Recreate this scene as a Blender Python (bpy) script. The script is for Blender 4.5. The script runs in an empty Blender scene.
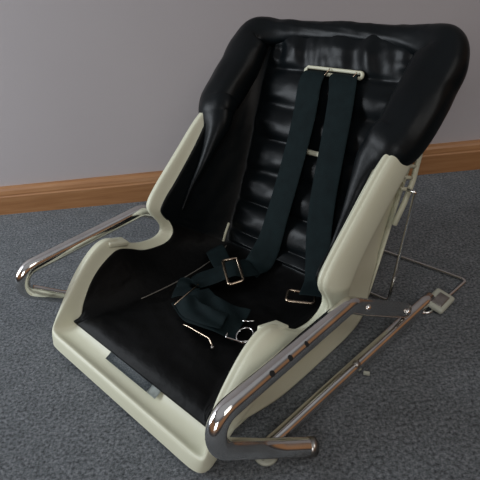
import bpy, bmesh, math
import numpy as np
from mathutils import Vector, Matrix, noise

sc = bpy.context.scene
COL = sc.collection

# ------------------------------------------------------------------ camera
PITCH, ROLL, CAM_H, FPX = 0.54027818, -0.12239153, 0.63956989, 524.83
cp, sp = math.cos(PITCH), math.sin(PITCH)
fwd = Vector((0, cp, -sp)); right = Vector((1, 0, 0)); up = right.cross(fwd)
r2 = math.cos(ROLL) * right + math.sin(ROLL) * up
u2 = -math.sin(ROLL) * right + math.cos(ROLL) * up
cam_d = bpy.data.cameras.new('camera')
cam_d.sensor_width = 36.0
cam_d.lens = FPX * 36.0 / 480.0
cam_d.clip_start = 0.02
cam = bpy.data.objects.new('camera', cam_d)
M = Matrix((( r2.x, u2.x, -fwd.x, 0), (r2.y, u2.y, -fwd.y, 0), (r2.z, u2.z, -fwd.z, CAM_H), (0, 0, 0, 1)))
cam.matrix_world = M
COL.objects.link(cam)
sc.camera = cam

# ------------------------------------------------------------------ world, lights, exposure
sc.view_settings.view_transform = 'Standard'
sc.view_settings.look = 'None'
sc.view_settings.gamma = 1.0
sc.view_settings.use_curve_mapping = False
sc.view_settings.exposure = -0.04

world = bpy.data.worlds.new('room_light')
sc.world = world
world.use_nodes = True
nt = world.node_tree
nt.nodes.clear()
wo = nt.nodes.new('ShaderNodeOutputWorld')
bg = nt.nodes.new('ShaderNodeBackground')
tc = nt.nodes.new('ShaderNodeTexCoord')
sep = nt.nodes.new('ShaderNodeSeparateXYZ')
ramp = nt.nodes.new('ShaderNodeValToRGB')
mp = nt.nodes.new('ShaderNodeMapRange')
mp.inputs['From Min'].default_value = -1; mp.inputs['From Max'].default_value = 1
nt.links.new(tc.outputs['Generated'], sep.inputs[0])
nt.links.new(sep.outputs['Z'], mp.inputs['Value'])
nt.links.new(mp.outputs[0], ramp.inputs[0])
el = ramp.color_ramp.elements
el[0].position = 0.48; el[0].color = (0.02, 0.022, 0.026, 1)
el[1].position = 1.0; el[1].color = (0.24, 0.24, 0.25, 1)
for p, c in ((0.55, (0.035, 0.028, 0.024, 1)), (0.63, (0.17, 0.085, 0.042, 1)), (0.76, (0.15, 0.085, 0.05, 1)), (0.82, (0.06, 0.055, 0.055, 1)), (0.90, (0.22, 0.22, 0.23, 1))):
    e = el.new(p); e.color = c
nt.links.new(ramp.outputs[0], bg.inputs['Color'])
bg.inputs['Strength'].default_value = 1.4
nt.links.new(bg.outputs[0], wo.inputs[0])


def area(name, loc, target, sx, sy, energy, color):
    d = bpy.data.lights.new(name, 'AREA')
    d.shape = 'RECTANGLE'; d.size = sx; d.size_y = sy; d.energy = energy; d.color = color
    o = bpy.data.objects.new(name, d)
    o.location = loc
    o.rotation_euler = (Vector(target) - Vector(loc)).to_track_quat('-Z', 'Y').to_euler()
    COL.objects.link(o)
    return o


area('window_daylight', (-0.95, -1.75, 1.40), (0.2, 0.9, 0.2), 0.85, 0.95, 15, (0.93, 0.97, 1.0))
area('side_window_daylight', (-2.1, 0.98, 0.95), (0.0, 1.02, 0.0), 0.7, 1.1, 34, (0.86, 0.93, 1.0))
area('upper_right_fill', (1.3, -0.9, 2.3), (0.2, 0.8, 0.1), 1.2, 1.2, 12, (1.0, 0.97, 0.92))  # unseen fill lamp, added high on the right to brighten the shell's right flank

# ------------------------------------------------------------------ materials


def new_mat(name):
    m = bpy.data.materials.new(name); m.use_nodes = True
    n = m.node_tree.nodes; b = n['Principled BSDF']
    return m, m.node_tree, b


def setp(b, **k):
    for a, v in k.items():
        b.inputs[a.replace('_', ' ')].default_value = v


def coords(nt):
    t = nt.nodes.new('ShaderNodeTexCoord')
    return t.outputs['Object']


def noise_node(nt, vec, scale, detail=4, rough=0.5):
    n = nt.nodes.new('ShaderNodeTexNoise')
    n.inputs['Scale'].default_value = scale
    n.inputs['Detail'].default_value = detail
    n.inputs['Roughness'].default_value = rough
    nt.links.new(vec, n.inputs['Vector'])
    return n.outputs['Fac']


def bump(nt, b, h, strength, dist):
    n = nt.nodes.new('ShaderNodeBump')
    n.inputs['Strength'].default_value = strength
    n.inputs['Distance'].default_value = dist
    nt.links.new(h, n.inputs['Height'])
    nt.links.new(n.outputs[0], b.inputs['Normal'])


def cramp(nt, fac, stops):
    r = nt.nodes.new('ShaderNodeValToRGB')
    e = r.color_ramp.elements
    e[0].position, e[0].color = stops[0]
    e[1].position, e[1].color = stops[-1]
    for p, c in stops[1:-1]:
        x = e.new(p); x.color = c
    nt.links.new(fac, r.inputs[0])
    return r.outputs[0]


def mapping(nt, vec, scale=(1, 1, 1), rot=(0, 0, 0)):
    m = nt.nodes.new('ShaderNodeMapping')
    m.inputs['Scale'].default_value = scale
    m.inputs['Rotation'].default_value = rot
    nt.links.new(vec, m.inputs[0])
    return m.outputs[0]


# cream plastic
m_cream, nt, b = new_mat('cream_plastic')
c = coords(nt)
nt.links.new(cramp(nt, noise_node(nt, c, 9, 3), [(0.3, (0.62, 0.625, 0.475, 1)), (0.7, (0.67, 0.675, 0.525, 1))]), b.inputs['Base Color'])
setp(b, Roughness=0.42)
bump(nt, b, noise_node(nt, c, 600, 2), 0.05, 0.001)
# black vinyl
m_vinyl, nt, b = new_mat('black_vinyl')
c = coords(nt)
nt.links.new(cramp(nt, noise_node(nt, c, 14, 3), [(0.3, (0.0025, 0.0038, 0.0045, 1)), (0.7, (0.004, 0.006, 0.0072, 1))]), b.inputs['Base Color'])
setp(b, Roughness=0.37, Specular_IOR_Level=0.16)
bump(nt, b, noise_node(nt, c, 30, 4, 0.5), 0.22, 0.004)
# seat cloth-like duller vinyl
m_seat, nt, b = new_mat('matt_black_vinyl')
c = coords(nt)
setp(b, Base_Color=(0.003, 0.0032, 0.0033, 1), Roughness=0.5, Specular_IOR_Level=0.10)
bump(nt, b, noise_node(nt, c, 60, 5, 0.6), 0.4, 0.003)
# webbing
m_web, nt, b = new_mat('dark_green_webbing')
c = coords(nt)
nt.links.new(cramp(nt, noise_node(nt, c, 60, 3), [(0.3, (0.003, 0.008, 0.0092, 1)), (0.7, (0.005, 0.0125, 0.014, 1))]), b.inputs['Base Color'])
setp(b, Roughness=0.8, Specular_IOR_Level=0.15)
bump(nt, b, noise_node(nt, c, 700, 2), 0.5, 0.001)
# chrome
m_chrome, nt, b = new_mat('chrome')
c = coords(nt)
nt.links.new(cramp(nt, noise_node(nt, c, 25, 5), [(0.35, (0.66, 0.65, 0.63, 1)), (0.7, (0.8, 0.79, 0.77, 1))]), b.inputs['Base Color'])
nt.links.new(cramp(nt, noise_node(nt, c, 40, 5), [(0.3, (0.07, 0.07, 0.07, 1)), (0.75, (0.2, 0.2, 0.2, 1))]), b.inputs['Roughness'])
setp(b, Metallic=1.0)
m_brass, nt, b = new_mat('worn_metal')
setp(b, Metallic=1.0, Base_Color=(0.50, 0.40, 0.30, 1), Roughness=0.25)
m_dull, nt, b = new_mat('dull_steel')
c = coords(nt)
nt.links.new(cramp(nt, noise_node(nt, c, 60, 5), [(0.35, (0.26, 0.24, 0.22, 1)), (0.7, (0.45, 0.43, 0.40, 1))]), b.inputs['Base Color'])
setp(b, Metallic=1.0, Roughness=0.3)
m_hole, nt, b = new_mat('hole_dark')
setp(b, Base_Color=(0.01, 0.01, 0.01, 1), Roughness=0.8)
m_glide, nt, b = new_mat('grey_plastic')
setp(b, Base_Color=(0.46, 0.48, 0.40, 1), Roughness=0.4)
m_label, nt, b = new_mat('grey_label')
c = coords(nt)
nt.links.new(cramp(nt, noise_node(nt, mapping(nt, c, (260, 700, 1)), 1, 3, 0.7), [(0.42, (0.045, 0.06, 0.07, 1)), (0.62, (0.16, 0.19, 0.2, 1))]), b.inputs['Base Color'])
setp(b, Roughness=0.45)
m_label2, nt, b = new_mat('pale_label')
setp(b, Base_Color=(0.42, 0.47, 0.45, 1), Roughness=0.4)
m_piping, nt, b = new_mat('piping')
setp(b, Base_Color=(0.16, 0.15, 0.13, 1), Roughness=0.5)
# wall
m_wall, nt, b = new_mat('wall_paint')
c = coords(nt)
nt.links.new(cramp(nt, noise_node(nt, c, 1.5, 4), [(0.3, (0.46, 0.435, 0.448, 1)), (0.7, (0.485, 0.46, 0.472, 1))]), b.inputs['Base Color'])
setp(b, Roughness=0.85, Specular_IOR_Level=0.2)
bump(nt, b, noise_node(nt, c, 120, 4), 0.10, 0.002)
# wood
m_wood, nt, b = new_mat('oak')
c = coords(nt)
g = noise_node(nt, mapping(nt, c, (2.2, 40, 40)), 3.0, 6, 0.6)
nt.links.new(cramp(nt, g, [(0.25, (0.28, 0.125, 0.046, 1)), (0.5, (0.36, 0.172, 0.068, 1)), (0.75, (0.43, 0.225, 0.10, 1))]), b.inputs['Base Color'])
setp(b, Roughness=0.45)
# carpet
m_carpet, nt, b = new_mat('blue_grey_carpet')
c = coords(nt)
n1 = noise_node(nt, c, 190, 5, 0.75)
n2 = noise_node(nt, c, 22, 5, 0.7)
mx = nt.nodes.new('ShaderNodeMix'); mx.data_type = 'RGBA'; mx.blend_type = 'MULTIPLY'; mx.inputs[0].default_value = 1
nt.links.new(cramp(nt, n1, [(0.34, (0.055, 0.060, 0.064, 1)), (0.5, (0.19, 0.205, 0.218, 1)), (0.66, (0.36, 0.38, 0.40, 1))]), mx.inputs[6])
nt.links.new(cramp(nt, n2, [(0.3, (0.72, 0.73, 0.73, 1)), (0.7, (1, 1, 1, 1))]), mx.inputs[7])
nt.links.new(mx.outputs[2], b.inputs['Base Color'])
setp(b, Roughness=0.95, Specular_IOR_Level=0.1)
bump(nt, b, n1, 0.9, 0.006)

# ------------------------------------------------------------------ helpers


def link(name, bm_or_me, mat, parent=None, smooth=True, subsurf=0):
    if isinstance(bm_or_me, bmesh.types.BMesh):
        me = bpy.data.meshes.new(name); bmesh.ops.recalc_face_normals(bm_or_me, faces=bm_or_me.faces)
        bm_or_me.to_mesh(me); bm_or_me.free()
    else:
        me = bm_or_me
    if smooth:
        for p in me.polygons: p.use_smooth = True
    me.materials.append(mat)
    o = bpy.data.objects.new(name, me)
    COL.objects.link(o)
    if parent: o.parent = parent
    if subsurf:
        s = o.modifiers.new('smooth', 'SUBSURF'); s.levels = subsurf; s.render_levels = subsurf
    return o


def grid_bm(bm, pts, close_u=False, close_v=False):
    """pts[i][j] -> quads"""
    vs = [[bm.verts.new(p) for p in row] for row in pts]
    nu, nv = len(vs), len(vs[0])
    for i in range(nu if close_u else nu - 1):
        for j in range(nv if close_v else nv - 1):
            a, b_, c_, d = vs[i][j], vs[(i + 1) % nu][j], vs[(i + 1) % nu][(j + 1) % nv], vs[i][(j + 1) % nv]
            bm.faces.new((a, b_, c_, d))
    return vs


def catmull(P, n, closed=False):
    """P: list of tuples, n samples per segment"""
    P = [np.array(p, float) for p in P]
    out = []
    N = len(P)
    segs = N if closed else N - 1
    for i in range(segs):
        if closed:
            p0, p1, p2, p3 = P[(i - 1) % N], P[i], P[(i + 1) % N], P[(i + 2) % N]
        else:
            p1, p2 = P[i], P[i + 1]
            p0 = P[i - 1] if i else 2 * p1 - p2
            p3 = P[i + 2] if i + 2 < N else 2 * p2 - p1
        for k in range(n):
            t = k / n
            out.append(0.5 * ((2 * p1) + (-p0 + p2) * t + (2 * p0 - 5 * p1 + 4 * p2 - p3) * t * t + (-p0 + 3 * p1 - 3 * p2 + p3) * t ** 3))
    if not closed: out.append(P[-1])
    return out


def interp_keys(keys, s):
    """keys: sorted list (s, values...) -> catmull-ish smooth interpolation"""
    xs = [k[0] for k in keys]
    s = min(max(s, xs[0]), xs[-1])
    i = max(0, min(len(xs) - 2, int(np.searchsorted(xs, s, side='right')) - 1))
    t = (s - xs[i]) / (xs[i + 1] - xs[i])
    t = t * t * (3 - 2 * t) if False else t
    a, b_ = np.array(keys[i][1:], float), np.array(keys[i + 1][1:], float)
    return a + (b_ - a) * t


def fillet(P, rad, n=10):
    """polyline with rounded corners; rad per inner point"""
    P = [Vector(p) for p in P]
    out = [P[0]]
    for i in range(1, len(P) - 1):
        a, b_, c_ = P[i - 1], P[i], P[i + 1]
        d1 = (a - b_).normalized(); d2 = (c_ - b_).normalized()
        r = rad[i - 1]
        ang = d1.angle(d2)
        t = min(r / math.tan(ang / 2), 0.48 * (a - b_).length, 0.48 * (c_ - b_).length)
        p1, p2 = b_ + d1 * t, b_ + d2 * t
        rr = t * math.tan(ang / 2)
        bis = (d1 + d2).normalized()
        cen = b_ + bis * math.hypot(t, rr)
        v1, v2 = p1 - cen, p2 - cen
        tot = v1.angle(v2)
        for k in range(n + 1):
            f = k / n
            if tot < 1e-5:
                v = v1.lerp(v2, f)
            else:
                v = (v1 * math.sin((1 - f) * tot) + v2 * math.sin(f * tot)) / math.sin(tot)
            out.append(cen + v)
    out.append(P[-1])
    return out


def tube_bm(bm, path, r, seg=20, cap=True, closed=False, flat=None, upv=None):
    """sweep; r float or function(f)->radius; flat(f)->(sa,sb) scale of two cross axes"""
    path = [Vector(p) for p in path]
    n = len(path)
    tang = []
    for i in range(n):
        a = path[(i - 1) % n] if (closed or i) else path[0]
        b_ = path[(i + 1) % n] if (closed or i < n - 1) else path[-1]
        tang.append((b_ - a).normalized())
    t0 = tang[0]
    ref = Vector(upv) if upv else (Vector((0, 0, 1)) if abs(t0.z) < 0.9 else Vector((1, 0, 0)))
    nrm = (ref - t0 * ref.dot(t0)).normalized()
    L = [0]
    for i in range(1, n): L.append(L[-1] + (path[i] - path[i - 1]).length)
    rings = []
    for i in range(n):
        t = tang[i]
        nrm = (nrm - t * nrm.dot(t)).normalized()
        bn = t.cross(nrm)
        f = L[i] / L[-1]
        rr = r(f) if callable(r) else r
        sa, sb = flat(f) if flat else (1, 1)
        rings.append([path[i] + nrm * (math.cos(a) * rr * sa) + bn * (math.sin(a) * rr * sb) for a in [2 * math.pi * k / seg for k in range(seg)]])
    vs = grid_bm(bm, rings, close_u=closed, close_v=True)
    if cap and not closed:
        for ring, p, t, s in ((vs[0], path[0], tang[0], -1), (vs[-1], path[-1], tang[-1], 1)):
            c_ = bm.verts.new(p + t * s * 0.0015)
            for k in range(seg):
                bm.faces.new((ring[k], ring[(k + 1) % seg], c_))


def tube(name, path, r, mat, parent, **k):
    bm = bmesh.new(); tube_bm(bm, path, r, **k)
    return link(name, bm, mat, parent)


def disc_bm(bm, cen, axis, r, h, seg=20, dome=0.3):
    axis = Vector(axis).normalized(); cen = Vector(cen)
    ref = Vector((0, 0, 1)) if abs(axis.z) < 0.9 else Vector((1, 0, 0))
    u = axis.cross(ref).normalized(); v = axis.cross(u)
    prof = [(r, 0), (r, h * 0.6), (r * 0.85, h * 0.9), (r * 0.5, h * (1 + dome * 0.6)), (r * 0.15, h * (1 + dome))]
    rows = [[cen + axis * hh + u * rr * math.cos(a) + v * rr * math.sin(a) for a in [2 * math.pi * k / seg for k in range(seg)]] for rr, hh in prof]
    vs = grid_bm(bm, rows, close_v=True)
    bm.faces.new(vs[-1]); bm.faces.new(list(reversed(vs[0])))


def box_bm(bm, cen, ax, ay, az, sx, sy, sz, bev=0.0):
    cen = Vector(cen)
    ax, ay, az = [Vector(a).normalized() for a in (ax, ay, az)]
    v = []
    for k in (-1, 1):
        for j in (-1, 1):
            for i in (-1, 1):
                v.append(bm.verts.new(cen + ax * i * sx / 2 + ay * j * sy / 2 + az * k * sz / 2))
    fs = [bm.faces.new([v[i] for i in q]) for q in ((0, 2, 3, 1), (4, 5, 7, 6), (0, 1, 5, 4), (2, 6, 7, 3), (0, 4, 6, 2), (1, 3, 7, 5))]
    if bev:
        es = list({e for f in fs for e in f.edges})
        bmesh.ops.bevel(bm, geom=es, offset=bev, segments=3, profile=0.5, affect='EDGES')


# ------------------------------------------------------------------ room
WA = Vector((-0.6772, 1.3807, 0)); WB = Vector((0.6785, 1.2966, 0))
wd = (WB - WA).normalized(); wn = Vector((wd.y, -wd.x, 0))    # wn points to the camera side
if wn.y > 0: wn = -wn
bm = bmesh.new()
a, b_ = WA - wd * 1.9 - wn * 0.0, WB + wd * 1.6
box_bm(bm, (a + b_) / 2 - wn * 0.06 + Vector((0, 0, 1.2)), wd, wn, (0, 0, 1), (b_ - a).length, 0.10, 2.44)
o = link('wall_back', bm, m_wall, smooth=False); o['kind'] = 'structure'
bm = bmesh.new()
N = 8
box_bm(bm, (0, -0.6, -0.02), (1, 0, 0), (0, 1, 0), (0, 0, 1), 5.2, 4.4, 0.04)
o = link('floor', bm, m_carpet, smooth=False); o['kind'] = 'structure'
# baseboard with a stepped cap, profile (distance from wall, height)
prof = [(-0.01, 0.0), (0.014, 0.0), (0.014, 0.052), (0.013, 0.054), (0.0115, 0.0555), (0.011, 0.060), (0.0085, 0.069), (0.004, 0.0755), (0.0, 0.077), (-0.01, 0.077)]
bm = bmesh.new()
L = (b_ - a).length
rows = []
for x in np.linspace(0, L, 12):
    rows.append([Vector((x, d, z)) for d, z in prof])
vs = grid_bm(bm, rows, close_v=True)
bm.faces.new(vs[0]); bm.faces.new(vs[-1])
o = link('baseboard_back', bm, m_wood, smooth=False); o['kind'] = 'structure'
o.matrix_world = Matrix(((wd.x, wn.x, 0, a.x), (wd.y, wn.y, 0, a.y), (0, 0, 1, 0), (0, 0, 0, 1)))

# ------------------------------------------------------------------ the seat
seat = bpy.data.objects.new('child_car_seat', None)
seat.location = (-0.23244, 0.60600, 0)
seat.rotation_euler = (0, 0, -0.84446)
seat['label'] = 'cream plastic child car seat with black quilted padding and chrome tube frame on carpet'
seat['category'] = 'car seat'
COL.objects.link(seat)

B0 = np.array([0.40, 0.05]); BT = np.array([0.2, 0.335]); BT /= np.linalg.norm(BT); BN = np.array([-BT[1], BT[0]])


def bk(x, s, w=0.0):
    q = B0 + BT * s + BN * w
    return (x, float(q[0]), float(q[1]))


# ---- shell ----
# stations: O(x,y,z) I(x,y,z) D(y,z) B(x,y,z) outward(x,y)
ST = [
    ((0.000, 0.009, 0.030), (0.000, 0.056, 0.040), (0, -0.006, -0.022), (0.000, 0.03, 0.003), (0, -0.25)),
    ((0.100, 0.009, 0.030), (0.100, 0.056, 0.040), (0, -0.006, -0.022), (0.100, 0.03, 0.003), (0, -0.25)),
    ((0.172, 0.009, 0.030), (0.150, 0.056, 0.040), (0, -0.006, -0.022), (0.150, 0.03, 0.003), (0, -0.25)),
    ((0.206, 0.008, 0.031), (0.170, 0.056, 0.041), (0, -0.006, -0.022), (0.175, 0.03, 0.003), (0.12, -0.22)),
    ((0.214, 0.013, 0.037), (0.178, 0.058, 0.045), (0, 0.004, -0.026), (0.182, 0.03, 0.003), (0.30, -0.10)),
    ((0.196, 0.038, 0.078), (0.180, 0.071, 0.052), (0, 0.018, -0.034), (0.190, 0.062, 0.022), (1.1, -0.05)),
    ((0.196, 0.073, 0.114), (0.181, 0.087, 0.080), (0, 0.025, -0.038), (0.197, 0.085, 0.024), (1.7, 0)),
    ((0.196, 0.103, 0.140), (0.181, 0.116, 0.105), (0, 0.024, -0.042), (0.201, 0.110, 0.020), (1.7, 0)),
    ((0.196, 0.133, 0.158), (0.181, 0.146, 0.122), (0, 0.014, -0.043), (0.202, 0.140, 0.012), (1.7, 0)),
    ((0.196, 0.162, 0.163), (0.181, 0.170, 0.128), (0, 0.0, -0.043), (0.203, 0.170, 0.006), (1.7, 0)),
    ((0.200, 0.188, 0.144), (0.181, 0.190, 0.120), (0, -0.004, -0.038), (0.203, 0.205, 0.003), (1.3, 0)),
    ((0.209, 0.212, 0.118), (0.181, 0.218, 0.104), (0, 0.0, -0.032), (0.203, 0.250, 0.003), (1, 0)),
    ((0.209, 0.245, 0.107), (0.181, 0.250, 0.095), (0, 0.002, -0.030), (0.203, 0.290, 0.003), (1, 0)),
    ((0.209, 0.276, 0.103), (0.181, 0.283, 0.093), (0, 0.014, -0.026), (0.203, 0.340, 0.003), (1, 0)),
    ((0.209, 0.290, 0.116), (0.181, 0.304, 0.107), (0, 0.030, -0.014), (0.202, 0.380, 0.006), (1, 0)),
    ((0.209, 0.280, 0.140), (0.181, 0.300, 0.131), (0, 0.040, -0.006), (0.200, 0.412, 0.016), (1, 0)),
    ((0.210, 0.266, 0.162), (0.182, 0.290, 0.150), (0, 0.050, -0.013), (0.189, 0.438, 0.038), (1.3, 0)),
    ((0.210, 0.264, 0.180), (0.182, 0.286, 0.167), (0, 0.053, -0.029), (0.186, 0.458, 0.068), (1.3, 0)),
    ((0.210, 0.286, 0.202), (0.183, 0.304, 0.184), (0, 0.044, -0.035), (0.184, 0.477, 0.100), (1.3, 0)),
    ((0.210, 0.316, 0.226), (0.184, 0.334, 0.207), (0, 0.035, -0.036), (0.180, 0.477, 0.100), (1.3, 0)),
    ((0.210, 0.381, 0.275), (0.186, 0.393, 0.260), (0, 0.033, -0.035), (0.180, 0.530, 0.190), (1.3, 0)),
    ((0.211, 0.438, 0.322), (0.190, 0.446, 0.314), (0, 0.035, -0.035), (0.180, 0.575, 0.265), (1.3, 0)),
    ((0.208, 0.500, 0.338), (0.190, 0.506, 0.330), (0, 0.031, -0.024), (0.180, 0.606, 0.325), (1.3, 0)),
    ((0.198, 0.560, 0.365), (0.186, 0.566, 0.357), (0, 0.020, -0.016), (0.180, 0.622, 0.365), (1, 0)),
]


I_OLD = [st[1] for st in ST]
SH = []
for st in ST:
    O, I = np.array(st[0]), np.array(st[1])
    SH.append((O - I) * (0.28 if st[4][0] > 0.5 else 0.0))


def shell_row(st, f=1):
    O, I, D, B, W = [np.array(v, float) for v in st]
    if W[0] > 0.5: I = I + (O - I) * 0.28
    W3 = np.array([W[0], W[1], 0])
    fr = 1.0 if W[0] > 0.5 else 0.35
    O2 = np.array(O)
    lim0 = 0.200 if B[2] < 0.015 else 0.190
    rows = [
        I + D * 0.30 + np.array([0.008, 0, 0]) * (1 if W[0] > 0.5 else 0),
        I + D * 0.05,
        I * 0.72 + O * 0.28 + D * (0.20 if fr == 1 else 0.55),
        I * 0.30 + O * 0.70 + D * (0.06 if fr == 1 else 0.42),
        I * 0.06 + O * 0.94 + D * 0.0,
        O2 + W3 * 0.003 - D * 0.01,
        O2 + W3 * 0.006 + D * 0.06,
        O2 + W3 * 0.008 + D * 0.03,
        O2 + W3 * 0.014 + D * 0.12,
        O2 + W3 * 0.019 + D * 0.40,
        O2 + W3 * 0.021 + D * 0.92,
        O2 + W3 * 0.018 + D * 1.02,
        O2 + W3 * 0.013 + D * 0.96,
        O2 + np.array([(lim0 - O[0]) * (W[0] > 0.5), 0, 0]) + W3 * 0.004 * (W[0] <= 0.5) + D * 0.66,
    ]
    X = np.array([B[0] + 0.006 * (W[0] > 0.5), 0, 0])
    start = O2 + D * 0.62
    lim = 0.196 if B[2] < 0.015 else 0.188
    start[0] = min(start[0], lim) if W[0] > 0.5 else start[0]
    Bv = np.array(B)
    for t in (0.08, 0.5, 0.9):
        p = start * (1 - t) + Bv * t
        if W[0] > 0.5: p[0] = (lim + 0.002) * (1 - t * t) + Bv[0] * t * t
        rows.append(p)
    rows.append(Bv)
    return rows


rows = []
ext = []
for st in ST:
    ext.append([shell_row(st)[k] for k in range(18)])
mir = [[np.array([-p[0], p[1], p[2]]) for p in r] for r in ext[1:]]
allrows = list(reversed(mir)) + ext
bm = bmesh.new()
dense = []
cols = list(zip(*allrows))
vs = grid_bm(bm, allrows)
# pan of the bucket, joining the two sides below the padding
Bpath = [(0.03, 0.003), (0.10, 0.003), (0.20, 0.004), (0.34, 0.005), (0.42, 0.018), (0.46, 0.066), (0.53, 0.188), (0.575, 0.264), (0.606, 0.322), (0.625, 0.370)]
Bp = catmull(Bpath, 4)
pan = []
for y, z in Bp:
    r = []
    for x in np.linspace(-1, 1, 17):
        r.append((x * 0.189, y + 0.012 * (1 - x ** 4) * (z > 0.03), z + 0.0 * x))
    pan.append(r)
grid_bm(bm, pan)
shell = link('shell', bm, m_cream, seat, subsurf=2)
so = shell.modifiers.new('thick', 'SOLIDIFY'); so.thickness = 0.0018; so.offset = -1

# grey sticker on the front lip
for nm, x0, x1, mt in (('label_sticker', -0.068, 0.050, m_label), ('label_sticker', 0.0505, 0.072, m_label2)):
    bm = bmesh.new()
    rws = []
    for x in np.linspace(x0, x1, 6):
        q = (x - x0) / (x1 - x0)
        rws.append([(x, y, z) for y, z in ((0.0335, 0.0312), (0.040, 0.0335), (0.047, 0.0370), (0.0525, 0.0400))])
    vs = grid_bm(bm, rws)
    bmesh.ops.solidify(bm, geom=bm.faces[:], thickness=0.0006)
    o = link(nm, bm, mt, shell)
    o['label'] = 'grey printed sticker' if mt is m_label else 'pale end of the sticker'

# raised blocks on the arm rests
for sx in (-1, 1):
    bm = bmesh.new()
    box_bm(bm, (sx * 0.201, 0.174, 0.1455), (0.99, 0, 0.1 * sx), (0, 0.93, -0.36), (-0.1 * sx, 0.36, 0.92), 0.026, 0.042, 0.009, 0.0025)
    link('armrest_block', bm, m_cream, shell)

# recline racks behind the shell sides
for sx in (-1, 1):
    bm = bmesh.new()
    outer = fillet([(sx * 0.200, 0.535, 0.262), (sx * 0.200, 0.572, 0.300), (sx * 0.200, 0.572, 0.270), (sx * 0.200, 0.553, 0.222), (sx * 0.200, 0.528, 0.190), (sx * 0.198, 0.500, 0.158)], [0.008, 0.01, 0.02, 0.02])
    tube_bm(bm, outer, 0.006, seg=10, flat=lambda f: (1, 0.8))
    for k in range(5):
        t = k / 5
        p = Vector((sx * 0.200, 0.572 - 0.022 * t * 2, 0.285 - 0.045 * t * 2))
        tube_bm(bm, [p, p + Vector((0, -0.022, 0.010))], 0.0035, seg=8)
    link('recline_rack', bm, m_cream, shell)

# ---- padding ----
# rows: s along the centre line, C(y,z), rim R(x,y,z), crease half width, kind
PK = [
    # C y,z          R x,y,z               cx
    ((0.045, 0.041), (0.186, 0.046, 0.043), 0.180),
    ((0.060, 0.050), (0.180, 0.062, 0.050), 0.160),
    ((0.085, 0.052), (0.181, 0.080, 0.066), 0.150),
    ((0.110, 0.052), (0.182, 0.098, 0.091), 0.142),
    ((0.135, 0.051), (0.182, 0.122, 0.111), 0.134),
    ((0.160, 0.050), (0.182, 0.150, 0.125), 0.128),
    ((0.185, 0.049), (0.182, 0.170, 0.129), 0.124),
    ((0.215, 0.048), (0.182, 0.192, 0.121), 0.120),
    ((0.250, 0.047), (0.182, 0.222, 0.105), 0.118),
    ((0.290, 0.046), (0.182, 0.252, 0.097), 0.118),
    ((0.330, 0.046), (0.182, 0.282, 0.096), 0.120),
    ((0.365, 0.048), (0.183, 0.303, 0.110), 0.124),
    ((0.393, 0.058), (0.183, 0.301, 0.133), 0.128),
    ((0.408, 0.078), (0.184, 0.291, 0.152), 0.132),
    ((0.424, 0.100), (0.184, 0.288, 0.169), 0.135),
    ((0.445, 0.130), (0.185, 0.305, 0.187), 0.138),
    ((0.470, 0.165), (0.186, 0.335, 0.209), 0.142),
    ((0.505, 0.222), (0.187, 0.394, 0.262), 0.150),
    ((0.535, 0.276), (0.190, 0.450, 0.318), 0.156),
    ((0.570, 0.335), (0.198, 0.520, 0.370), 0.162),
    ((0.600, 0.385), (0.200, 0.570, 0.410), 0.165),
    ((0.622, 0.420), (0.196, 0.606, 0.432), 0.165),
    ((0.640, 0.448), (0.188, 0.632, 0.455), 0.160),
]


def shift_r(r):
    ds = [(np.linalg.norm(np.array(i[1:]) - np.array(r[1:])), k) for k, i in enumerate(I_OLD) if k >= 4]
    ds.sort()
    (d0, k0), (d1, k1) = ds[0], ds[1]
    w0, w1 = 1 / (d0 + 1e-4), 1 / (d1 + 1e-4)
    return np.array(r) + (SH[k0] * w0 + SH[k1] * w1) / (w0 + w1)


keys = [np.array([c[0], c[1], *shift_r(r), w]) for c, r, w in PK]
dense = catmull(keys, 9)
BS = [0.035, 0.100, 0.168, 0.236, 0.305, 0.378, 0.47]


def nz(x, y, z=0.0): return noise.noise(Vector((x, y, z)))


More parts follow.
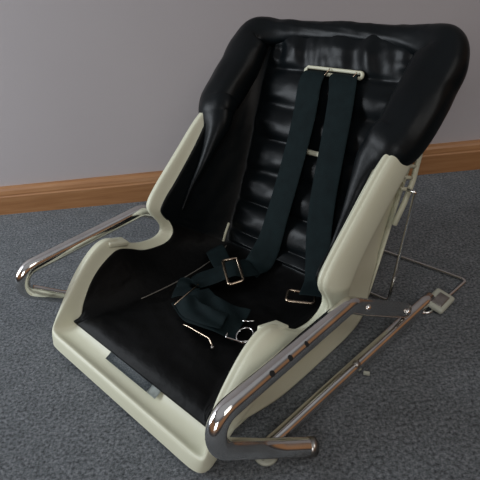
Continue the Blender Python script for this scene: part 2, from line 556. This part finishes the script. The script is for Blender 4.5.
NC = 61
rows = []
for ri, kf in enumerate(dense):
    cy, cz, rx, ry, rz, cx = kf
    # local normal of centre line
    a = dense[max(0, ri - 1)]; b_ = dense[min(len(dense) - 1, ri + 1)]
    t = np.array([b_[0] - a[0], b_[1] - a[1]]); t /= (np.linalg.norm(t) + 1e-9)
    nn = np.array([-t[1], t[0]])
    s = float((np.array([cy, cz]) - B0) @ BT)
    on_back = cz > 0.062
    row = []
    side = []
    # bezier side wall in (x,y,z)
    P0 = np.array([cx, cy, cz]); P2 = np.array([rx, ry, rz])
    P1 = np.array([rx * 0.9 + cx * 0.1, cy * 0.72 + ry * 0.28, cz * 0.72 + rz * 0.28])
    for j in range(NC):
        q = -1 + 2 * j / (NC - 1)
        aq = abs(q); sg = 1 if q >= 0 else -1
        if aq <= 0.56:
            u = aq / 0.56
            x = cx * u
            puff = 0.0
            if on_back:
                i = int(np.searchsorted(BS, s))
                lo = BS[i - 1] if i > 0 else -0.03
                hi = BS[i] if i < len(BS) else BS[-1] + 0.06
                f = (s - lo) / (hi - lo)
                puff = 0.016 * (max(0.0, math.sin(math.pi * min(max(f, 0), 1))) ** 0.55)
                edge = (1 - u ** 6)
                puff *= 0.35 + 0.65 * edge
                wr = u ** 2
                puff += (0.001 + 0.010 * u ** 4) * nz(sg * x * 18, s * 60, 3.1) + 0.0025 * nz(sg * x * 26, s * 26)
                if s > 0.36: puff += 0.009 * nz(sg * x * 48 + s * 10, s * 12, 7.7) * min(1, (s - 0.36) / 0.04)
            else:
                fr = min(1, max(0, (cy - 0.045) / 0.03))
                puff = 0.004 * (1 - u ** 4) * fr + 0.0035 * nz(sg * x * 14 + cy * 9, cy * 26, 1.3) * fr
                puff += 0.0015 * nz(sg * x * 50, cy * 50, 2.3) * fr
            # pinch at the crease
            p = np.array([sg * x, cy + nn[0] * puff, cz + nn[1] * puff])
        else:
            u = (aq - 0.56) / 0.44
            p = (1 - u) ** 2 * P0 + 2 * u * (1 - u) * P1 + u * u * P2
            bul = math.sin(math.pi * u)
            dx = -0.006 * bul
            w = 0.004 * bul * nz(u * 5 + sg * 4, ri * 0.06, 5.5) + 0.0015 * nz(u * 12, ri * 0.25 + sg * 9, 6.5) * bul
            p = np.array([sg * (p[0] + dx + w), p[1] + nn[0] * w, p[2] + nn[1] * w])
        row.append(p)
    # tuck below the rim
    tl = row[0] + np.array([-0.004, 0.002, -0.004]); tr = row[-1] + np.array([0.004, 0.002, -0.004])
    rows.append([tl] + row + [tr])
# front edge rolls down
first = rows[0]
rows.insert(0, [np.array([p[0], p[1] + 0.002, p[2] - 0.006]) for p in first])
nseat = 2 + 9 * 12
bm = bmesh.new(); grid_bm(bm, rows[nseat - 1:])
pad_back = link('backrest_pad', bm, m_vinyl, seat)
pad_back['label'] = 'glossy quilted black padding'
bm = bmesh.new(); grid_bm(bm, rows[:nseat])
pad_seat = link('seat_pad', bm, m_seat, seat)
for o in (pad_back, pad_seat):
    s_ = o.modifiers.new('s', 'SUBSURF'); s_.levels = 1; s_.render_levels = 1

# pale seam between the seat cushion and the side panels
for sg in (-1,):
    jc = 1 + (NC - 1) // 2 + sg * int(round(0.56 * (NC - 1) / 2))
    path = [Vector(r[jc]) + Vector((0, 0, 0.0018)) for r in rows[46:108:3]]
    tube('piping', path, 0.0011, m_piping, pad_seat, seg=6)

# ---- thick bolster around the top ----
BOLSTER = [  # x, s, w, half width, half thickness
    (-0.178, 0.050, 0.120, 0.003, 0.003),
    (-0.178, 0.100, 0.112, 0.005, 0.004),
    (-0.177, 0.150, 0.099, 0.010, 0.008),
    (-0.178, 0.195, 0.090, 0.018, 0.014),
    (-0.184, 0.232, 0.082, 0.032, 0.022),
    (-0.194, 0.252, 0.079, 0.041, 0.026),
    (-0.201, 0.268, 0.076, 0.045, 0.030),
    (-0.208, 0.285, 0.068, 0.045, 0.033),
    (-0.210, 0.330, 0.050, 0.047, 0.034),
    (-0.210, 0.370, 0.035, 0.047, 0.033),
    (-0.212, 0.410, 0.025, 0.046, 0.030),
    (-0.203, 0.440, 0.016, 0.036, 0.026),
    (-0.160, 0.450, 0.006, 0.026, 0.020),
    (-0.100, 0.456, -0.001, 0.021, 0.018),
    (-0.050, 0.458, -0.002, 0.020, 0.017),
    (0.0, 0.459, -0.002, 0.020, 0.017),
]
full = BOLSTER + [(-a, b, c, d, e) for a, b, c, d, e in reversed(BOLSTER[:-1])]
dn = catmull(full, 8)
rings = []
for i, kf in enumerate(dn):
    x, s, w, hw, ht = kf
    a = dn[max(0, i - 1)]; b_ = dn[min(len(dn) - 1, i + 1)]
    t = Vector((b_[0] - a[0], b_[1] - a[1], b_[2] - a[2])).normalized()   # in (x,s,w)
    side = Vector((-t.y, t.x, 0)).normalized()      # outward in the plane
    nrm = t.cross(side)
    if nrm.z < 0: nrm = -nrm
    ring = []
    for k in range(36):
        an = 2 * math.pi * k / 36
        cs, sn = math.cos(an), math.sin(an)
        cs = math.copysign(abs(cs) ** 0.85, cs); sn = math.copysign(abs(sn) ** 0.85, sn)
        topness = 1 if -0.17 < x < 0.17 else 0.35
        r = 1 + 0.05 * nz(x * 16 + 3 * cs, s * 16, sn * 1.5) + 0.09 * topness * nz(x * 62, s * 30, cs * 1.3) * (0.5 + 0.5 * max(-1, min(1, cs if x < 0 else cs)))
        q = Vector((x, s, w)) + side * (hw * cs * r) + nrm * (ht * sn * r)
        ring.append(bk(q.x, q.y, q.z))
    rings.append(ring)
bm = bmesh.new(); vs = grid_bm(bm, rings, close_v=True)
for ring in (vs[0], vs[-1]): bm.faces.new(ring)
bol = link('head_bolster', bm, m_vinyl, seat, subsurf=1)
# back cover of the headrest
bm = bmesh.new()
rws = []
for s, w in ((0.27, -0.012), (0.34, -0.016), (0.41, -0.016), (0.435, -0.010), (0.445, 0.0)):
    rws.append([bk(x, s, w - 0.004 * (1 - (x / 0.2) ** 2)) for x in np.linspace(-0.195, 0.195, 13)])
grid_bm(bm, rws)
bc = link('back_cover', bm, m_vinyl, seat)
so = bc.modifiers.new('t', 'SOLIDIFY'); so.thickness = 0.006

# ---- strap slots ----


def slot(name, x0, x1, s, hs, w, th):
    bm = bmesh.new()
    P = [bk(x0, s - hs, w), bk(x0, s + hs, w), bk(x1, s + hs, w), bk(x1, s - hs, w)]
    ring = fillet(P + [P[0], P[1]], [min(hs, 0.008) * 0.9] * 4, 6)[7:-1]
    tube_bm(bm, ring, th, seg=10, closed=True)
    o = link(name, bm, m_cream, pad_back)
    bm = bmesh.new()
    q = [bk(x0, s - hs, w - th * 0.8), bk(x1, s - hs, w - th * 0.8), bk(x1, s + hs, w - th * 0.8), bk(x0, s + hs, w - th * 0.8)]
    bm.faces.new([bm.verts.new(p) for p in q])
    bmesh.ops.solidify(bm, geom=bm.faces[:], thickness=0.002)
    link('slot_opening', bm, m_hole, pad_back)
    return o


slot('strap_slot', -0.055, 0.073, 0.381, 0.005, 0.0135, 0.0034)
slot('strap_slot', -0.030, 0.048, 0.229, 0.0015, 0.0115, 0.0034)
bm = bmesh.new()
tube_bm(bm, [bk(-0.137, 0.004, 0.020), bk(-0.139, 0.022, 0.018), bk(-0.139, 0.044, 0.016)], 0.0035, seg=8, flat=lambda f: (1, 0.7))
link('strap_slot', bm, m_cream, pad_back)
# small wire guide in the upper slot
tube('slot_pin', [bk(0.000, 0.372, 0.024), bk(0.004, 0.385, 0.020)], 0.0012, m_brass, pad_back, seg=6)
tube('slot_pin', [bk(0.060, 0.374, 0.022), bk(0.064, 0.384, 0.020)], 0.0016, m_brass, pad_back, seg=6)

# ---- harness ----


def ribbon(name, P, W, width, parent, mat=m_web, th=0.0018, n=8, wave=0.0):
    """P: centre points, W: width direction per point"""
    K = [np.concatenate([np.array(p, float), np.array(w, float) / np.linalg.norm(w)]) for p, w in zip(P, W)]
    D = catmull(K, n)
    bm = bmesh.new()
    rws = []
    for i, k in enumerate(D):
        c_, w = Vector(k[:3]), Vector(k[3:]).normalized()
        a = D[max(0, i - 1)][:3]; b2 = D[min(len(D) - 1, i + 1)][:3]
        t = Vector(b2 - a).normalized()
        w = (w - t * w.dot(t)).normalized()
        nn = t.cross(w)
        if nn.z < 0: nn = -nn
        r = []
        for q in np.linspace(-1, 1, 9):
            cup = 0.0015 * (1 - q * q) + wave * nz(q * 1.5 + c_.x * 20, c_.y * 20, c_.z * 20)
            # woven edge thickening
            r.append(c_ + w * (q * width / 2) + nn * cup)
        rws.append(r)
    grid_bm(bm, rws)
    o = link(name, bm, mat, parent)
    so = o.modifiers.new('t', 'SOLIDIFY'); so.thickness = th; so.offset = 0
    s_ = o.modifiers.new('s', 'SUBSURF'); s_.levels = 1; s_.render_levels = 1
    return o


def ring_obj(name, corners, r, mat, parent, cr=0.006):
    P = [Vector(c) for c in corners]
    path = fillet(P + [P[0], P[1]], [cr] * 4, 6)[7:-1]
    return tube(name, path, r, mat, parent, closed=True, seg=8)


X = (1, 0, 0)
# viewer's left shoulder strap: from the slot down to the hip, round to its buckle
sl = ribbon('shoulder_strap',
            [bk(-0.026, 0.381, 0.006), bk(-0.026, 0.374, 0.021), bk(-0.024, 0.350, 0.029), bk(-0.016, 0.300, 0.030), bk(-0.012, 0.245, 0.030), bk(-0.010, 0.17, 0.030), bk(-0.010, 0.087, 0.030),
             bk(-0.010, 0.045, 0.030), (-0.012, 0.368, 0.072), (-0.016, 0.335, 0.066)],
            [X, X, X, X, (1, 0, 0.02), (1, 0.05, 0.1), (1, 0.1, 0.1), (0.95, 0.25, 0.1), (0.75, 0.65, 0), (0.5, 0.85, 0)], 0.054, seat)
sl['label'] = 'left shoulder strap hanging from the upper slot to the hip buckle'
sr = ribbon('shoulder_strap',
            [bk(0.038, 0.381, 0.006), bk(0.040, 0.374, 0.021), bk(0.050, 0.350, 0.028), bk(0.060, 0.300, 0.030), bk(0.070, 0.223, 0.030), bk(0.080, 0.151, 0.030), bk(0.094, 0.085, 0.030),
             bk(0.108, 0.042, 0.028), (0.126, 0.374, 0.074), (0.143, 0.338, 0.073)],
            [X, X, X, X, X, X, (1, 0, 0.05), (1, 0.05, 0.05), (0.95, 0.2, 0), (0.9, 0.4, 0)], 0.056, seat)
sr['label'] = 'right shoulder strap ending in a slide buckle beside the right armrest'
ring_obj('buckle', [(0.094, 0.328, 0.072), (0.134, 0.354, 0.068), (0.152, 0.328, 0.068), (0.111, 0.301, 0.072)], 0.0028, m_brass, sr)
ring_obj('buckle', [(-0.060, 0.312, 0.082), (-0.048, 0.339, 0.084), (0.017, 0.293, 0.080), (0.005, 0.266, 0.080)], 0.0030, m_brass, sl)
# lap strap through the left buckle
ls = ribbon('lap_strap', [(-0.012, 0.345, 0.070), (-0.018, 0.318, 0.078), (-0.026, 0.305, 0.083), (-0.044, 0.275, 0.076), (-0.064, 0.248, 0.070), (-0.066, 0.226, 0.066), (-0.046, 0.202, 0.070)],
            [(0.7, -0.7, 0), (0.75, -0.66, 0), (0.78, -0.62, 0), (0.75, -0.65, 0), (0.5, -0.8, 0), (-0.2, -0.95, 0), (-0.3, -0.9, 0)], 0.054, seat, wave=0.002)
ribbon('strap_tail', [(-0.128, 0.350, 0.066), (-0.108, 0.338, 0.074), (-0.080, 0.322, 0.075), (-0.050, 0.308, 0.074)],
       [(0.5, 0.8, 0.3), (0.5, 0.8, 0.2), (0.5, 0.85, 0), (0.5, 0.85, 0)], 0.040, ls)
# crotch strap bundle with slide bar
cs_ = ribbon('crotch_strap', [(-0.038, 0.208, 0.072), (-0.022, 0.204, 0.070), (0.000, 0.200, 0.066), (0.035, 0.200, 0.070), (0.065, 0.207, 0.068), (0.088, 0.216, 0.062)],
             [(0.15, 1, 0), (0.12, 1, 0), (0.05, 1, 0), (0.05, 1, 0), (-0.2, 1, 0), (-0.2, 1, 0)], 0.078, seat, wave=0.008)
ribbon('folded_layer', [(-0.030, 0.190, 0.080), (0.004, 0.178, 0.080), (0.040, 0.180, 0.081), (0.072, 0.192, 0.078)],
       [(0.15, 1, 0.1), (0.1, 1, 0.1), (0.0, 1, 0.1), (-0.3, 1, 0.1)], 0.040, cs_, wave=0.006)
tube('slide_bar', [(-0.036, 0.170, 0.076), (-0.047, 0.236, 0.076)], 0.0014, m_brass, cs_, seg=8)
tube('slide_bar', fillet([(0.008, 0.152, 0.066), (0.020, 0.154, 0.066), (0.070, 0.156, 0.066), (0.086, 0.148, 0.063)], [0.005, 0.01], 5), 0.0016, m_brass, cs_, seg=8)
bm = bmesh.new(); bmesh.ops.create_uvsphere(bm, u_segments=12, v_segments=8, radius=0.0035, matrix=Matrix.Translation((0.087, 0.147, 0.063)))
link('bar_knob', bm, m_dull, cs_)
# ring and hook
cen = Vector((0.115, 0.194, 0.071)); rr = 0.014
tube('ring', [cen + Vector((math.cos(a) * rr, math.sin(a) * rr, 0.004 * math.sin(a))) for a in [2 * math.pi * k / 32 for k in range(32)]], 0.0014, m_chrome, cs_, closed=True, seg=8)
tube('hook', fillet([(0.090, 0.180, 0.072), (0.092, 0.172, 0.070), (0.121, 0.180, 0.070), (0.130, 0.195, 0.068)], [0.003, 0.01], 5), 0.0014, m_chrome, cs_, seg=8)
tube('hook', [(0.086, 0.218, 0.070), (0.095, 0.222, 0.071), (0.102, 0.230, 0.070)], 0.0014, m_chrome, cs_, seg=8)

# ---- chrome frame ----


def handle(sx):
    end = (0.300, 0.132, 0.0135) if sx > 0 else (0.300, 0.130, 0.0135)
    P = [(0.263, 0.440, 0.036), (0.262, 0.320, 0.119), (0.258, 0.277, 0.150), (0.2565, -0.043, 0.148), (0.270, 0.075, 0.042), end]
    P = [(sx * x, y, z) for x, y, z in P]
    # densify straight parts
    path = fillet(P, [0.04, 0.035, 0.032, 0.10], 14)
    out = []
    for i in range(len(path) - 1):
        d = (path[i + 1] - path[i]).length
        k = max(1, int(d / 0.008))
        for j in range(k): out.append(path[i].lerp(path[i + 1], j / k))
    out.append(path[-1])

    def rad(f): return 0.0133

    def flat(f):
        t = min(1, max(0, (f - 0.20) / 0.08))
        return (1.05 - 0.05 * t, 0.72 + 0.28 * t)
    bm = bmesh.new(); tube_bm(bm, out, rad, seg=28, flat=flat, upv=(0, 0, 1))
    h = link('carry_handle_tube', bm, m_chrome, seat)
    for y in (0.168, 0.135, 0.100):
        bm = bmesh.new(); disc_bm(bm, (sx * (0.2575 + 0.0122 * 0.72), y, 0.1487 + 0.0122 * 0.69), (sx * 0.72, 0, 0.69), 0.0042, 0.0016, 16, 0)
        q = link('rivet_hole', bm, m_hole, h)
    bm = bmesh.new(); disc_bm(bm, (sx * 0.270, 0.306, 0.131), (sx, 0, 0.1), 0.0065, 0.005, 18, 0.5); link('bolt', bm, m_chrome, h)
    bm = bmesh.new(); disc_bm(bm, (sx * 0.272, 0.426, 0.047), (sx, 0, 0.1), 0.006, 0.005, 18, 0.5); link('bolt', bm, m_chrome, h)
    # end cap
    e = Vector(P[-1]); d = (e - Vector(P[-2])).normalized()
    bm = bmesh.new(); tube_bm(bm, [e - d * 0.010, e + d * 0.001], 0.0139, seg=24); link('end_cap', bm, m_dull, h)
    return h


def rail(sx):
    P = [(0.250, 0.075, 0.0135), (0.252, 0.12, 0.0125), (0.266, 0.522, 0.0145)]
    P = [Vector((sx * x, y, z)) for x, y, z in P]
    out = []
    for i in range(2):
        for j in range(20): out.append(P[i].lerp(P[i + 1], j / 20))
    out.append(P[-1])
    bm = bmesh.new(); tube_bm(bm, out, 0.0112, seg=24)
    r = link('floor_rail', bm, m_chrome, seat)
    bm = bmesh.new(); disc_bm(bm, (sx * 0.262, 0.292, 0.0225), (sx * 0.35, 0, 0.94), 0.0065, 0.003, 18, 0.4); link('bolt', bm, m_dull, r)
    bm = bmesh.new(); box_bm(bm, (sx * 0.276, 0.300, 0.0045), (0.9, 0.4 * sx, 0), (-0.4 * sx, 0.9, 0), (0, 0, 1), 0.010, 0.005, 0.006, 0.001); link('clip', bm, m_glide, r)
    # rear foot: rounded plate, slightly tilted
    bm = bmesh.new()
    box_bm(bm, (sx * 0.282, 0.527, 0.0115), (1, 0, -0.25 * sx), (0, 1, 0.0), (0.25 * sx, 0, 1), 0.038, 0.052, 0.012, 0.005)
    f = link('rear_foot', bm, m_glide, r)
    bm = bmesh.new()
    box_bm(bm, (sx * 0.285, 0.525, 0.0165), (1, 0, -0.25 * sx), (0, 1, 0.0), (0.25 * sx, 0, 1), 0.020, 0.034, 0.004, 0.0015)
    link('foot_plate', bm, m_dull, f)
    bm = bmesh.new(); disc_bm(bm, (sx * 0.253, 0.086, 0.0), (0, 0, 1), 0.017, 0.005, 24, 0.1); link('glide', bm, m_glide, r)
    return r


for sx in (1, -1):
    handle(sx); rail(sx)

# ---- wire stand ----
w1 = fillet([(-0.186, 0.524, 0.220), (-0.216, 0.534, 0.212), (-0.207, 0.478, 0.0065), (0.207, 0.478, 0.0065), (0.216, 0.534, 0.212), (0.186, 0.524, 0.220)], [0.004, 0.008, 0.008, 0.004], 6)
tube('recline_wire', w1, 0.0032, m_chrome, seat, seg=10)
w2 = fillet([(-0.250, 0.470, 0.0035), (-0.281, 0.495, 0.0035), (-0.289, 0.625, 0.0035), (0.289, 0.625, 0.0035), (0.281, 0.495, 0.0035), (0.250, 0.470, 0.0035)], [0.015, 0.010, 0.010, 0.015], 6)
tube('floor_wire', w2, 0.0032, m_chrome, seat, seg=10)
